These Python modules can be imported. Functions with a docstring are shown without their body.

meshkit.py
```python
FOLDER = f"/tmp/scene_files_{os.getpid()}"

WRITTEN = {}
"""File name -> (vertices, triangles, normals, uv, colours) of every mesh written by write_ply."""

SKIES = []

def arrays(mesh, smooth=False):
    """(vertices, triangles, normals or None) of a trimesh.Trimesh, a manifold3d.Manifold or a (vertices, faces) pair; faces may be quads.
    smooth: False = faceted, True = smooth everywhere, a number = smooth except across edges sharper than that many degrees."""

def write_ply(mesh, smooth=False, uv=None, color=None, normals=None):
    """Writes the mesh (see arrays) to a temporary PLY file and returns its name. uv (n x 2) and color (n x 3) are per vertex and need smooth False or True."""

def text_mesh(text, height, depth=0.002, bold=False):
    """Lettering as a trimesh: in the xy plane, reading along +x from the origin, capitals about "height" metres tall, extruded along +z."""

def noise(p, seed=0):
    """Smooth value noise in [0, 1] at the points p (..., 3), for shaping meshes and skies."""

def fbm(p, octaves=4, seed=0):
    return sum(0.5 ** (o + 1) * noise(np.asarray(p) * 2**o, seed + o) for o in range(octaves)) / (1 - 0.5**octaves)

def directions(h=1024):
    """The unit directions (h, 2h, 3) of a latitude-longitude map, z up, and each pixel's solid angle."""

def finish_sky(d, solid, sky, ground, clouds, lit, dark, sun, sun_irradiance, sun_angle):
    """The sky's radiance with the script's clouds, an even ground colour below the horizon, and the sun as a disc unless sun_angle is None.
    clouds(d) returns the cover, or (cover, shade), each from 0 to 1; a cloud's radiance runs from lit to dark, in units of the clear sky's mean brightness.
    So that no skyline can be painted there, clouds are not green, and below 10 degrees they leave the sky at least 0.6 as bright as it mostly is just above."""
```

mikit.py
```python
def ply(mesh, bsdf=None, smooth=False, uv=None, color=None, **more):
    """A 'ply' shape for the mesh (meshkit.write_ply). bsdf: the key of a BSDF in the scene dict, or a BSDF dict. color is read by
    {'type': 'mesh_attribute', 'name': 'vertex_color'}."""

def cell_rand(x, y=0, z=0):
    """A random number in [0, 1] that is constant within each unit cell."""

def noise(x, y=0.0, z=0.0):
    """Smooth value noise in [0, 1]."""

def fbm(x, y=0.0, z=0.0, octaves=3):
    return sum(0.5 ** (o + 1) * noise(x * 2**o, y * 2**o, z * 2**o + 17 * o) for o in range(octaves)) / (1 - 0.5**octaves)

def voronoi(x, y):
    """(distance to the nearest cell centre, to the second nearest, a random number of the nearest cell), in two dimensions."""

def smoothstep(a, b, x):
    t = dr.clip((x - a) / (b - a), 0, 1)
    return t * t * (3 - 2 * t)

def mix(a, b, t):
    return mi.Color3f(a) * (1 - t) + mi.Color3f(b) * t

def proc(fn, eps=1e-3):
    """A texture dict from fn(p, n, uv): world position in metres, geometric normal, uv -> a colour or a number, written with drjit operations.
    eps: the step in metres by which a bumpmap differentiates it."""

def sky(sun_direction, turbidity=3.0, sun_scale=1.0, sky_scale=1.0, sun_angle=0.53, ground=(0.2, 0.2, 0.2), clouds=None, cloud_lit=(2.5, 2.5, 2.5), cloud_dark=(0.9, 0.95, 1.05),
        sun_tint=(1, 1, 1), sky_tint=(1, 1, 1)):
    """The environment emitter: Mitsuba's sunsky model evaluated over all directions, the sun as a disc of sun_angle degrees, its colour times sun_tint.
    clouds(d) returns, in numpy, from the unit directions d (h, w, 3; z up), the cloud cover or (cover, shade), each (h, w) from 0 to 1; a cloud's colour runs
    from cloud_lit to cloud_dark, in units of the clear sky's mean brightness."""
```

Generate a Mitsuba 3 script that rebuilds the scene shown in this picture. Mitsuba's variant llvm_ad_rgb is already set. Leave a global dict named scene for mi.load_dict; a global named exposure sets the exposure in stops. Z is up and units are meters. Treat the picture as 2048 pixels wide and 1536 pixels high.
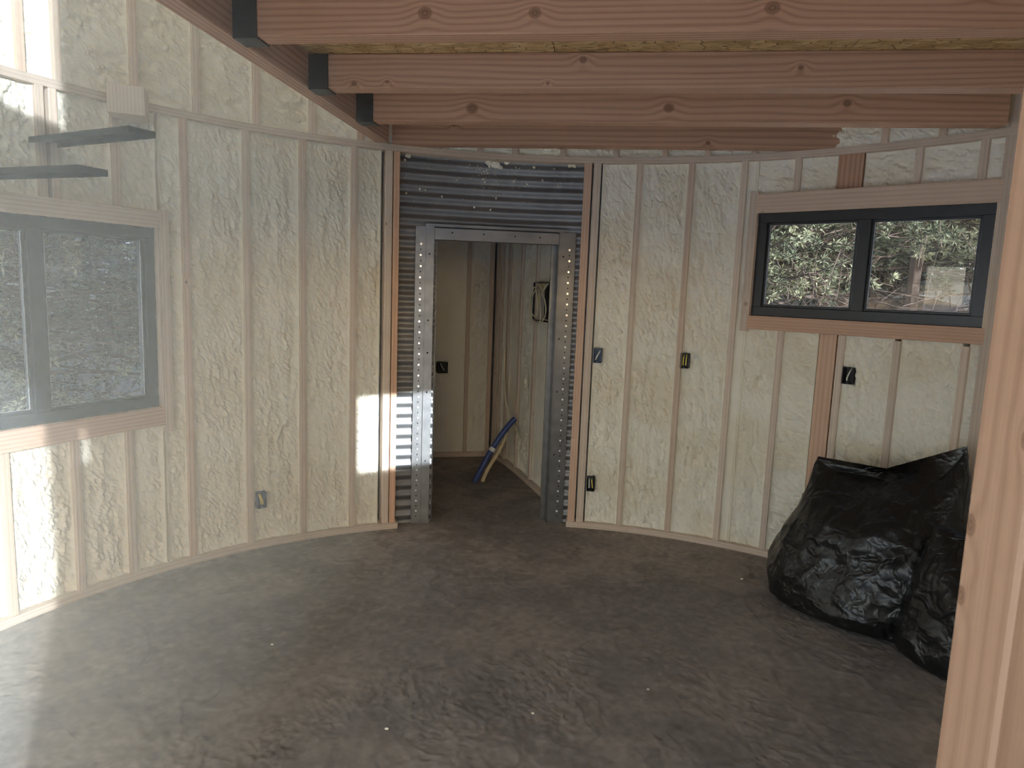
import math, random
import numpy as np, trimesh, drjit as dr, mitsuba as mi
import mikit, meshkit
from scipy.spatial import cKDTree
from shapely.geometry import Polygon, Point, box as sbox
from shapely.ops import unary_union

# ------------------------------------------------------------------ camera, sky, sun, exposure
scene, labels = {}, {}
T = mi.ScalarTransform4f
EYE = 1.65
PITCH, ROLL, FOCAL = 0.1349, 0.0373, 1400.0
_f = np.array([0, math.cos(PITCH), -math.sin(PITCH)])
_u = np.array([0, math.sin(PITCH), math.cos(PITCH)])
_up = -math.sin(ROLL) * np.array([1.0, 0, 0]) + math.cos(ROLL) * _u
scene['camera'] = {'type': 'thinlens', 'fov': 2 * math.degrees(math.atan(1024 / FOCAL)), 'fov_axis': 'x',
                   'aperture_radius': 0.0014, 'focus_distance': 4.2, 'near_clip': 0.02, 'far_clip': 300.0,
                   'to_world': T().look_at(origin=[0, 0, EYE], target=[0, float(_f[1]), float(EYE + _f[2])], up=[float(x) for x in _up])}
SUN_EL = math.radians(12.5)
SUN = [0.489 * math.cos(SUN_EL), -0.872 * math.cos(SUN_EL), math.sin(SUN_EL)]
scene['sky'] = mikit.sky(SUN, turbidity=3.0, sun_scale=1.2, sky_scale=2.6, ground=(0.3, 0.3, 0.32), sun_tint=(0.62, 1.04, 2.55), sky_tint=(1.15, 0.98, 0.94))
exposure = 3.72
HAZE = 0.21            # extinction of the dust, per metre

# ------------------------------------------------------------------ frame of the round room
R, CX, CY = 2.675, 0.1826, 2.112          # stud faces
SKIN = 2.765
PLZ = 2.49                                 # underside of the ring plate
E1 = np.array([math.cos(math.radians(7.5)), -math.sin(math.radians(7.5)), 0.0])   # along the joists
E2 = np.array([-E1[1], E1[0], 0.0])                                              # along the beam
UP = np.array([0, 0, 1.0])


def pol(th, r=R, z=0.0):
    a = math.radians(th)
    return np.array([CX + r * math.cos(a), CY + r * math.sin(a), z])


def radial(th):
    a = math.radians(th)
    return np.array([math.cos(a), math.sin(a), 0.0])


def tang(th):
    a = math.radians(th)
    return np.array([-math.sin(a), math.cos(a), 0.0])


# ------------------------------------------------------------------ materials
noise, fbm, vor, crand, sst, mix = mikit.noise, mikit.fbm, mikit.voronoi, mikit.cell_rand, mikit.smoothstep, mikit.mix


KNOTS = {}        # board number -> (along, across, radius) of the knots one can point to


def wood_fn(light, dark, knot, freq, knot_p, kw, warp=0.035):
    def fn(p, n, uv):
        i = dr.floor(uv.x / 10)
        l, v = uv.x - 10 * i, uv.y
        gx, gy = l * 1.6 + i * 3.3, v * 9.0 + i * 1.7
        cx, cy = dr.floor(gx), dr.floor(gy)
        has = crand(cx, cy, 5) < knot_p
        ox = (cx + 0.3 + 0.4 * crand(cx, cy, 6) - gx) / 1.6
        oy = (cy + 0.3 + 0.4 * crand(cx, cy, 7) - gy) / 9.0
        s = kw * (0.35 + 0.75 * crand(cx, cy, 8))
        d = dr.sqrt(dr.square(ox / (1.25 * s)) + dr.square(oy / s))
        d = dr.select(has, d, 99.0)
        for bi, ks in KNOTS.items():
            for kl, kv, kr in ks:
                e = dr.sqrt(dr.square((l - kl) / (1.2 * kr)) + dr.square((v - bi * 0.37 - kv) / kr))
                d = dr.select(dr.abs(i - bi) < 0.5, dr.minimum(d, e), d)
        bend = dr.exp(-dr.square(d * 0.45)) * 0.03
        w = v + bend + warp * fbm(l * 0.5, v * 3.2, i * 7.1) + 0.004 * noise(l * 5.0, v * 30.0, i)
        ring = 0.5 + 0.5 * dr.sin(w * freq * (0.75 + 0.5 * crand(i, 3)))
        ring = ring * ring
        fine = noise(l * 4.0, v * 520.0, i)
        tone = 0.90 + 0.2 * crand(i, 11)
        c = mix(light, dark, dr.clip(0.62 * ring + 0.35 * fine + 0.25 * (fbm(l * 1.3, v * 12.0, i) - 0.5), 0, 1)) * tone
        c = mix(c, mi.Color3f(c.x * 1.01, c.y * 0.91, c.z * 0.84), dr.clip(2 * (crand(i, 12) - 0.5), 0, 1))
        k = 1 - sst(0.55, 1.15, d)
        return mix(c, mix(knot, dark, 0.25 + 0.25 * dr.sin(d * 14)), 0.85 * k)
    return fn


def rgb(c):
    return {'type': 'rgb', 'value': [float(x) for x in c]}


def tex(fn, eps=1e-3):
    return mikit.proc(fn, eps)


def mat(name, base, rough=0.7, **kw):
    scene[name] = {'type': 'twosided', 'bsdf': {'type': 'principled', 'base_color': rgb(base) if isinstance(base, (tuple, list)) else tex(base), 'roughness': rough if not callable(rough) else tex(rough), 'specular': kw.pop('specular', 0.3), **kw}}


def bumped(name, base, fn, scale, eps, rough=0.6, **kw):
    scene[name] = {'type': 'twosided', 'bsdf': {'type': 'bumpmap', 'arbitrary': tex(fn, eps), 'scale': scale,
                   'bsdf': {'type': 'principled', 'base_color': rgb(base) if isinstance(base, (tuple, list)) else tex(base), 'roughness': rough if not callable(rough) else tex(rough), 'specular': kw.pop('specular', 0.3), **kw}}}


mat('m_wood', wood_fn((0.61, 0.515, 0.43), (0.53, 0.425, 0.34), (0.28, 0.17, 0.10), 330.0, 0.16, 0.012), 0.65)
mat('m_trim', wood_fn((0.60, 0.43, 0.32), (0.50, 0.32, 0.23), (0.24, 0.13, 0.08), 280.0, 0.20, 0.014), 0.65)
mat('m_post', wood_fn((0.45, 0.275, 0.18), (0.35, 0.20, 0.125), (0.17, 0.09, 0.055), 200.0, 0.04, 0.02, 0.08), 0.55)
mat('m_joist', wood_fn((0.52, 0.325, 0.225), (0.36, 0.195, 0.12), (0.17, 0.085, 0.05), 230.0, 0.05, 0.02, 0.10), 0.6)


def foam_col(p, n, uv):
    a = fbm(p.x * 3, p.y * 3, p.z * 3)
    b = noise(p.x * 60, p.y * 60, p.z * 60)
    return mix((0.80, 0.766, 0.67), (0.75, 0.69, 0.56), dr.clip(sst(0.35, 0.75, a) + 0.3 * (b - 0.5), 0, 1))


mat('m_foam', foam_col, 0.75, specular=0.2)


def floor_col(p, n, uv):
    a = fbm(p.x * 2.2, p.y * 2.2, 1.0, octaves=4)
    b = fbm(p.x * 7 + 3 * a, p.y * 7, 5.0, octaves=4)
    c = fbm(p.x * 26, p.y * 26, 9.0)
    col = mix((0.25, 0.215, 0.19), (0.19, 0.17, 0.158), sst(0.35, 0.65, a))
    col = mix(col, (0.155, 0.137, 0.125), sst(0.52, 0.72, b) * 0.6)
    col = mix(col, (0.28, 0.245, 0.21), sst(0.55, 0.8, c) * 0.35)
    w = fbm(p.x * 1.7, p.y * 1.7, 2.0)
    r = 1 - dr.abs(2 * fbm(p.x * 2.6 + 1.3 * w, p.y * 2.6 - w, 3.0) - 1)
    col = mix(col, (0.115, 0.10, 0.092), 0.4 * sst(0.955, 0.995, r) * sst(0.5, 0.62, fbm(p.x * 3.1, p.y * 3.1, 31.0)))
    g = fbm(p.x * 34 + 4 * w, p.y * 34, 4.0)
    return col * (0.80 + 0.40 * g)


def floor_bump(p, n, uv):
    w = fbm(p.x * 1.7, p.y * 1.7, 2.0)
    r1 = 1 - dr.abs(2 * fbm(p.x * 2.6 + 1.3 * w, p.y * 2.6 - w, 3.0) - 1)
    r2 = 1 - dr.abs(2 * fbm(p.x * 15.0 + 3 * w, p.y * 15.0, 7.0) - 1)
    m = sst(0.42, 0.6, fbm(p.x * 1.9, p.y * 1.9, 21.0))
    return 0.3 * sst(0.86, 0.99, r1) * sst(0.5, 0.62, fbm(p.x * 3.1, p.y * 3.1, 31.0)) + (0.15 + 0.85 * m) * 0.5 * r2 * r2 + 0.35 * (0.3 + 0.7 * m) * noise(p.x * 60, p.y * 60, 1.0)


bumped('m_floor', floor_col, floor_bump, 0.012, 0.002, 0.62, specular=0.3)


def osb_col(p, n, uv):
    q = p.x * E1[0] + p.y * E1[1]
    r = p.x * E2[0] + p.y * E2[1]
    d1, d2, c1 = vor(q * 11 + 0.7 * noise(q * 9, r * 9), r * 34)
    e1, e2, c2 = vor(q * 24 + 3.3 + r * 4, r * 17 - q * 5)
    t = 0.55 * c1 + 0.45 * c2
    c = mix((0.62, 0.45, 0.24), (0.36, 0.22, 0.09), t)
    return mix(c, (0.2, 0.12, 0.05), 1 - sst(0.0, 0.10, d2 - d1))


mat('m_osb', osb_col, 0.6)


def galv_col(p, n, uv):
    a = noise(p.x * 22, p.y * 22, p.z * 22)
    b = fbm(p.x * 5, p.y * 5, p.z * 5)
    return mix((0.165, 0.17, 0.178), (0.255, 0.26, 0.268), dr.clip(0.6 * a + 0.9 * (b - 0.3), 0, 1))


mat('m_galv', galv_col, 0.42, metallic=0.85, specular=0.5)


def sheet_col(p, n, uv):
    b = fbm(p.x * 4, p.y * 4, p.z * 3)
    c = noise(p.x * 40, p.y * 40, p.z * 9)
    return mix((0.20, 0.204, 0.21), (0.31, 0.313, 0.318), dr.clip(1.6 * (b - 0.25) + 0.3 * (c - 0.5), 0, 1))


mat('m_sheet', sheet_col, 0.5, metallic=0.8, specular=0.5)
mat('m_bolt', (0.75, 0.76, 0.78), 0.25, metallic=0.9)
mat('m_hole', (0.02, 0.02, 0.02), 0.9)
mat('m_vinyl', (0.018, 0.019, 0.021), 0.38, specular=0.5)
mat('m_gasket', (0.30, 0.31, 0.32), 0.4)
mat('m_steel', (0.022, 0.026, 0.026), 0.42, specular=0.5)
scene['m_glass'] = {'type': 'thindielectric', 'int_ior': 1.5}


def crinkle(p, n, uv):
    a = fbm(p.x * 9, p.y * 9, p.z * 7)
    r = 1 - dr.abs(2 * fbm(p.x * 16 + 3 * a, p.y * 16, p.z * 13 - 2 * a) - 1)
    q = 1 - dr.abs(2 * noise(p.x * 55, p.y * 55, p.z * 40 + 4 * a) - 1)
    return r * r * r + 0.12 * q


bumped('m_bag', (0.009, 0.009, 0.0095), crinkle, 0.004, 0.0015, 0.31, specular=0.5)
mat('m_box', (0.07, 0.10, 0.17), 0.4)
mat('m_boxdark', (0.03, 0.032, 0.034), 0.5)
mat('m_wire_yellow', (0.72, 0.60, 0.16), 0.45)
mat('m_wire_white', (0.78, 0.76, 0.70), 0.45)
mat('m_cable', (0.72, 0.66, 0.48), 0.5)
mat('m_pex_blue', (0.045, 0.07, 0.20), 0.35)
mat('m_pex_tan', (0.52, 0.42, 0.26), 0.4)
mat('m_tape', (0.75, 0.75, 0.75), 0.5)
mat('m_snow', lambda p, n, uv: mix((0.86, 0.88, 0.92), (0.72, 0.75, 0.82), fbm(p.x * 1.5, p.y * 1.5, p.z)), 0.9)
mat('m_bark', lambda p, n, uv: mix((0.13, 0.10, 0.085), (0.06, 0.045, 0.04), noise(p.x * 40, p.y * 40, p.z * 9)), 0.9)
mat('m_leaf', lambda p, n, uv: mix((0.085, 0.105, 0.07), (0.28, 0.29, 0.19), sst(0.3, 0.7, fbm(p.x * 2.1, p.y * 2.1, p.z * 2.1))), 0.7)
mat('m_twig', (0.20, 0.17, 0.14), 0.9)
mat('m_rock', lambda p, n, uv: mix((0.36, 0.31, 0.27), (0.22, 0.19, 0.17), fbm(p.x * 9, p.y * 9, p.z * 9)), 0.9)

# ------------------------------------------------------------------ helpers
_ids = [0]
_used = set()


def key(base):
    k, i = base, 0
    while k in _used:
        i += 1
        k = f'{base}_{i:03d}'
    _used.add(k)
    return k


def put(base, mesh, m, parent=None, smooth=False, uv=None, **more):
    k = key(base if parent is None else parent + '__' + base)
    scene[k] = mikit.ply(mesh, m, smooth=smooth, uv=uv, **more)
    return k


def tag(k, label=None, cat=None, group=None, kind=None):
    d = {}
    if label: d['label'] = label
    if cat: d['category'] = cat
    if group: d['group'] = group
    if kind: d['kind'] = kind
    labels[k] = d
    return k


def thing(base, label, cat, group=None):
    k = key(base)
    return tag(k, label, cat, group)


def board(p0, p1, w, d, side, ch=0.0025):
    """A sawn board: axis p0 to p1, w wide along side, d deep along axis x side; returns (verts, faces, uv)."""
    _ids[0] += 1
    i = _ids[0]
    p0, p1 = np.asarray(p0, float), np.asarray(p1, float)
    a = p1 - p0
    L = np.linalg.norm(a)
    a = a / L
    s = np.asarray(side, float)
    s = s - a * (s @ a)
    s /= np.linalg.norm(s)
    t = np.cross(a, s)
    hw, hd = w / 2, d / 2
    ch = min(ch, hw * 0.4, hd * 0.4)
    prof = [(-hw + ch, -hd), (hw - ch, -hd), (hw, -hd + ch), (hw, hd - ch), (hw - ch, hd), (-hw + ch, hd), (-hw, hd - ch), (-hw, -hd + ch)]
    V, F, U = [], [], []
    per = 0.0
    n = 8
    for k in range(n):
        x0, y0 = prof[k]
        x1, y1 = prof[(k + 1) % n]
        e = math.hypot(x1 - x0, y1 - y0)
        b = len(V)
        for (x, y, q, v) in ((x0, y0, p0, per), (x1, y1, p0, per + e), (x1, y1, p1, per + e), (x0, y0, p1, per)):
            V.append(q + s * x + t * y)
            U.append((10 * i + 0.5 + (0 if q is p0 else L), v + i * 0.37))
        F += [(b, b + 1, b + 2), (b, b + 2, b + 3)]
        per += e
    for q, flip in ((p0, True), (p1, False)):
        b = len(V)
        for x, y in prof:
            V.append(q + s * x + t * y)
            U.append((10 * i + 0.3 + 0.2 * x, y * 1.0 + i * 0.37))
        for k in range(1, n - 1):
            F.append((b, b + k + 1, b + k) if flip else (b, b + k, b + k + 1))
    return np.array(V), np.array(F), np.array(U)


def join(parts):
    V, F, U, o = [], [], [], 0
    for v, f, u in parts:
        V.append(v); F.append(np.asarray(f) + o); U.append(u); o += len(v)
    return np.vstack(V), np.vstack(F), np.vstack(U)


def putb(base, b, m='m_wood', parent=None):
    return put(base, (b[0], b[1]), m, parent, uv=b[2])


def ring_strip(th0, th1, r0, r1, z0, z1, step=1.5):
    """A curved board with a rectangular section, uv along the arc."""
    _ids[0] += 1
    i = _ids[0]
    n = max(2, int(abs(th1 - th0) / step))
    th = np.radians(np.linspace(th0, th1, n + 1))
    prof = [(r0, z0), (r0, z1), (r1, z1), (r1, z0)]
    V, F, U, per = [], [], [], 0.0
    for k in range(4):
        (ra, za), (rb, zb) = prof[k], prof[(k + 1) % 4]
        e = math.hypot(rb - ra, zb - za)
        b = len(V)
        for a in th:
            for r, z, v in ((ra, za, per), (rb, zb, per + e)):
                V.append((CX + r * math.cos(a), CY + r * math.sin(a), z))
                U.append((10 * i + 0.2 + R * abs(a - th[0]) % 9.0, v + i * 0.37))
        for j in range(n):
            q = b + 2 * j
            F += [(q, q + 1, q + 3), (q, q + 3, q + 2)]
        per += e
    for a in (th[0], th[-1]):
        b = len(V)
        for r, z in prof:
            V.append((CX + r * math.cos(a), CY + r * math.sin(a), z)); U.append((10 * i + 0.3, 0.0))
        F += [(b, b + 1, b + 2), (b, b + 2, b + 3)]
    return np.array(V), np.array(F), np.array(U)


def cyl_patch(r, th0, th1, z0, z1, holes=(), step=2.0, zs=None, thick=0.0):
    ts = set(np.linspace(th0, th1, int((th1 - th0) / step) + 1).round(4))
    zz = set([z0, z1]) if zs is None else set(zs)
    for a, b, c, d in holes:
        ts |= {x for x in (a, b) if th0 <= x <= th1}
        zz |= {x for x in (c, d) if z0 <= x <= z1}
    ts, zz = np.array(sorted(ts)), np.array(sorted(zz))
    rr = r(zz) if callable(r) else np.full(len(zz), r)
    A, Z = np.meshgrid(np.radians(ts), zz, indexing='ij')
    RR = np.broadcast_to(rr, A.shape)
    V = np.stack([CX + RR * np.cos(A), CY + RR * np.sin(A), Z], -1).reshape(-1, 3)
    F, m = [], len(zz)
    for i in range(len(ts) - 1):
        tm = (ts[i] + ts[i + 1]) / 2
        for j in range(m - 1):
            zm = (zz[j] + zz[j + 1]) / 2
            if any(a < tm < b and c < zm < d for a, b, c, d in holes):
                continue
            q = i * m + j
            F += [(q, q + 1, q + m + 1), (q, q + m + 1, q + m)]
    F = np.array(F)
    if thick:
        A2 = V - np.array([CX, CY, 0])
        A2[:, :2] *= 1 + thick / np.linalg.norm(A2[:, :2], axis=1, keepdims=True)
        V2 = A2 + np.array([CX, CY, 0])
        edges = {}
        for f in F:
            for a, b in ((f[0], f[1]), (f[1], f[2]), (f[2], f[0])):
                if (b, a) in edges: del edges[(b, a)]
                else: edges[(a, b)] = 1
        N = len(V)
        S = []
        for a, b in edges:
            S += [(b, a, a + N), (b, a + N, b + N)]
        F = np.vstack([F, F[:, ::-1] + N, np.array(S)])
        V = np.vstack([V, V2])
    return V, F


def box_at(o, ax, ay, az, x0, x1, y0, y1, z0, z1, ch=0.0015):
    """A chamfered box in the frame (o; ax, ay, az)."""
    c = o + ax * (x0 + x1) / 2 + ay * (y0 + y1) / 2
    return board(c + az * z0, c + az * z1, x1 - x0, y1 - y0, ax, ch)


def tube(path, r, n=8, closed=False):
    P = np.asarray(path, float)
    rr = np.broadcast_to(np.asarray(r, float), len(P))
    tg = np.gradient(P, axis=0)
    if closed:
        tg = np.roll(P, -1, 0) - np.roll(P, 1, 0)
    tg /= np.linalg.norm(tg, axis=1, keepdims=True) + 1e-12
    ref = np.array([0.3, 0.2, 0.93])
    V, F = [], []
    s = np.cross(tg[0], ref); s /= np.linalg.norm(s)
    for k in range(len(P)):
        s = s - tg[k] * (s @ tg[k]); s /= np.linalg.norm(s)
        t = np.cross(tg[k], s)
        for j in range(n):
            a = 2 * math.pi * j / n
            V.append(P[k] + rr[k] * (math.cos(a) * s + math.sin(a) * t))
    m = len(P)
    for k in range(m if closed else m - 1):
        for j in range(n):
            a, b = k * n + j, k * n + (j + 1) % n
            c, d = ((k + 1) % m) * n + j, ((k + 1) % m) * n + (j + 1) % n
            F += [(a, b, d), (a, d, c)]
    if not closed:
        for k, fl in ((0, True), (m - 1, False)):
            V.append(P[k]); q = len(V) - 1
            for j in range(n):
                a, b = k * n + j, k * n + (j + 1) % n
                F.append((q, b, a) if fl else (q, a, b))
    return np.array(V), np.array(F)


def spline(pts, n=24):
    from scipy.interpolate import CubicSpline
    pts = np.asarray(pts, float)
    t = np.r_[0, np.cumsum(np.linalg.norm(np.diff(pts, axis=0), axis=1))]
    return CubicSpline(t, pts)(np.linspace(0, t[-1], n))


def cat(ms):
    V, F, o = [], [], 0
    for v, f in ms:
        V.append(np.asarray(v)); F.append(np.asarray(f) + o); o += len(v)
    return np.vstack(V), np.vstack(F)


def tm(m):
    return np.array(m.vertices), np.array(m.faces)


# ------------------------------------------------------------------ spray foam
# electrical boxes (angle or arc length, height, half width, half height) that the foam leaves free
BOXES = [(129.45, 0.302, 0.027, 0.049), (81.55, 1.222, 0.027, 0.049), (69.15, 1.222, 0.027, 0.049), (81.55, 0.319, 0.027, 0.049), (47.95, 1.218, 0.030, 0.049), (-0.494, 0.875, 0.049, 0.049), (1.2092, 1.555, 0.20, 0.15)]

def lumps(s, z, size, seed, aspect=1.4):
    """Rounded popcorn bumps with creases between them (0 at the creases, 1 at the crowns)."""
    rng = np.random.default_rng(seed)
    s0, s1, z0, z1 = s.min() - size, s.max() + size, z.min() - size * aspect, z.max() + size * aspect
    n = int((s1 - s0) * (z1 - z0) / (size * size * aspect)) + 4
    pts = np.c_[rng.uniform(s0, s1, n), rng.uniform(z0, z1, n) / aspect]
    d, idx = cKDTree(pts).query(np.c_[s.ravel(), z.ravel() / aspect], k=2)
    hgt = rng.uniform(0.35, 1.0, n)[idx[:, 0]]
    e = np.clip((d[:, 1] - d[:, 0]) / (0.55 * size), 0, 1)
    return (hgt * np.sqrt(1 - (1 - e) ** 2)).reshape(s.shape)


def foam_depth(S, Z, s0, s1, z0, z1, seed, style):
    P = np.stack([S, Z, np.full_like(S, seed * 3.7)], -1)
    es = np.minimum(S - s0, s1 - S)
    ez = np.minimum(Z - z0, z1 - Z)
    edge = np.clip(es / 0.032, 0, 1)
    edge = edge * edge * (3 - 2 * edge)
    ezz = np.clip(ez / 0.05, 0, 1)
    ezz = ezz * ezz * (3 - 2 * ezz)
    f = meshkit.fbm
    bulge = f(P * [5.0, 1.8, 1], 3, seed + 5) - 0.5
    mask = np.clip((f(P * [3.4, 1.5, 1] + 11, 3, seed + 9) - 0.22) / 0.22, 0, 1)
    warp = 0.02 * (f(P * [9, 9, 1], 2, seed + 21) - 0.5)
    if style == 'popcorn':
        h = 0.017 * lumps(S + warp, Z + warp * 2, 0.027, seed + 1, 1.5) + 0.012 * lumps(S - warp, Z, 0.016, seed + 2, 1.4)
        st = f(P * [26, 4.5, 1], 3, seed + 3)
        h += 0.030 * (st - 0.5)
    elif style == 'streak':
        st = 1 - np.abs(2 * f(P * [19, 5.5, 1] + warp[..., None] * 30, 3, seed + 3) - 1)
        h = 0.036 * st + 0.020 * lumps(S + warp, Z + warp * 2, 0.022, seed + 1, 1.8)
    elif style == 'layer':
        wv = f(P * [4, 2, 1], 2, seed + 4)
        st = 1 - np.abs(2 * f(P * [7, 24, 1] + wv[..., None] * 1.5, 3, seed + 3) - 1)
        h = 0.036 * st + 0.016 * lumps(S + warp, Z, 0.026, seed + 1, 0.8)
    else:   # smooth
        h = 0.010 * f(P * [10, 3, 1], 3, seed + 3) + 0.003 * lumps(S, Z, 0.02, seed + 1, 1.5)
    h = h - h.mean()
    d = 0.032 - 1.5 * h * (0.25 + 0.75 * mask) * (0.12 + 0.88 * edge * (0.4 + 0.6 * ezz)) - 0.028 * bulge * edge
    fl = 0.014 * np.exp(-es / 0.010) + 0.008 * np.exp(-ez / 0.012)      # foam climbs the timber
    d = d - fl
    return np.where(d < 0.008, 0.008 * np.exp(np.clip((d - 0.008) / 0.008, -6, 0)), d)


def foam_mesh(pos, s0, s1, z0, z1, seed, style, res=0.006, cut=None, back=0.085):
    ns, nz = max(3, int((s1 - s0) / res)), max(3, int((z1 - z0) / res))
    s, z = np.linspace(s0, s1, ns + 1), np.linspace(z0, z1, nz + 1)
    S, Z = np.meshgrid(s, z, indexing='ij')
    D = foam_depth(S, Z, s0, s1, z0, z1, seed, style)
    for bs, bz, bw, bh in BOXES:
        if pos is round_pos: D = np.where((np.abs(S - math.radians(bs) * R) < bw) & (np.abs(Z - bz) < bh), np.maximum(D, 0.066), D)
        elif bs < 20: D = np.where((np.abs(S - bs) < bw) & (np.abs(Z - bz) < bh), 0.084, D)
    if cut is not None:
        D = cut(S, Z, D)
    V = pos(S, Z, D).reshape(-1, 3)
    m = nz + 1
    i, j = np.meshgrid(np.arange(ns), np.arange(nz), indexing='ij')
    q = (i * m + j).ravel()
    F = np.vstack([np.c_[q, q + m, q + m + 1], np.c_[q, q + m + 1, q + 1]])
    rim = np.r_[np.arange(0, ns) * m, ns * m + np.arange(0, nz), (np.arange(ns, 0, -1)) * m + nz, np.arange(nz, 0, -1)]
    B = pos(S, Z, np.full_like(S, back)).reshape(-1, 3)[rim]
    b, n = len(V), len(rim)
    k = np.arange(n)
    F = np.vstack([F, np.c_[rim, b + k, b + (k + 1) % n], np.c_[rim, b + (k + 1) % n, rim[(k + 1) % n]]])
    return np.vstack([V, B]), F


def round_pos(S, Z, D):
    a = S / R
    return np.stack([CX + (R + D) * np.cos(a), CY + (R + D) * np.sin(a), Z], -1)


_seed = [10]
HALF = math.degrees(0.0195 / R)


def bay(wall, t0, t1, z0, z1, style='popcorn', res=0.006, cut=None):
    """Foam between the stud centres t0 < t1 (degrees)."""
    _seed[0] += 1
    a, b = math.radians(t0 + HALF * 0.8) * R, math.radians(t1 - HALF * 0.8) * R
    v, f = foam_mesh(round_pos, a, b, z0, z1, _seed[0], style, res, cut)
    return put('foam_panel', (v, f), 'm_foam', wall, smooth=True)


def stud(wall, th, z0, z1, w=0.038, d=0.087, proud=0.0, name='stud', m='m_wood'):
    r = R + d / 2 - proud
    return putb(name, board(pol(th, r, z0), pol(th, r, z1), w, d, tang(th)), m, wall)


# ------------------------------------------------------------------ the setting
floor_poly = unary_union([Point(CX, CY).buffer(2.80, 48), Polygon([(-1.9, 4.2), (0.62, 4.4), (0.62, 5.2), (0.5, 6.95), (-1.9, 6.95)])])
fm = trimesh.creation.extrude_polygon(floor_poly, 0.12, engine='earcut')
fm.apply_translation([0, 0, -0.12])
put('floor', tm(fm), 'm_floor')
tag('floor', 'grey brown stamped concrete floor of the round room', kind='structure')

for w, lab in (('wall_left', 'left curved wall of cream spray foam between timber studs'), ('wall_right', 'right curved wall of cream spray foam between timber studs'),
               ('wall_back', 'galvanised corrugated metal wall around the doorway'), ('wall_front', 'curved wall behind the camera with the entrance')):
    tag(w, lab, kind='structure')
    _used.add(w)

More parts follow.
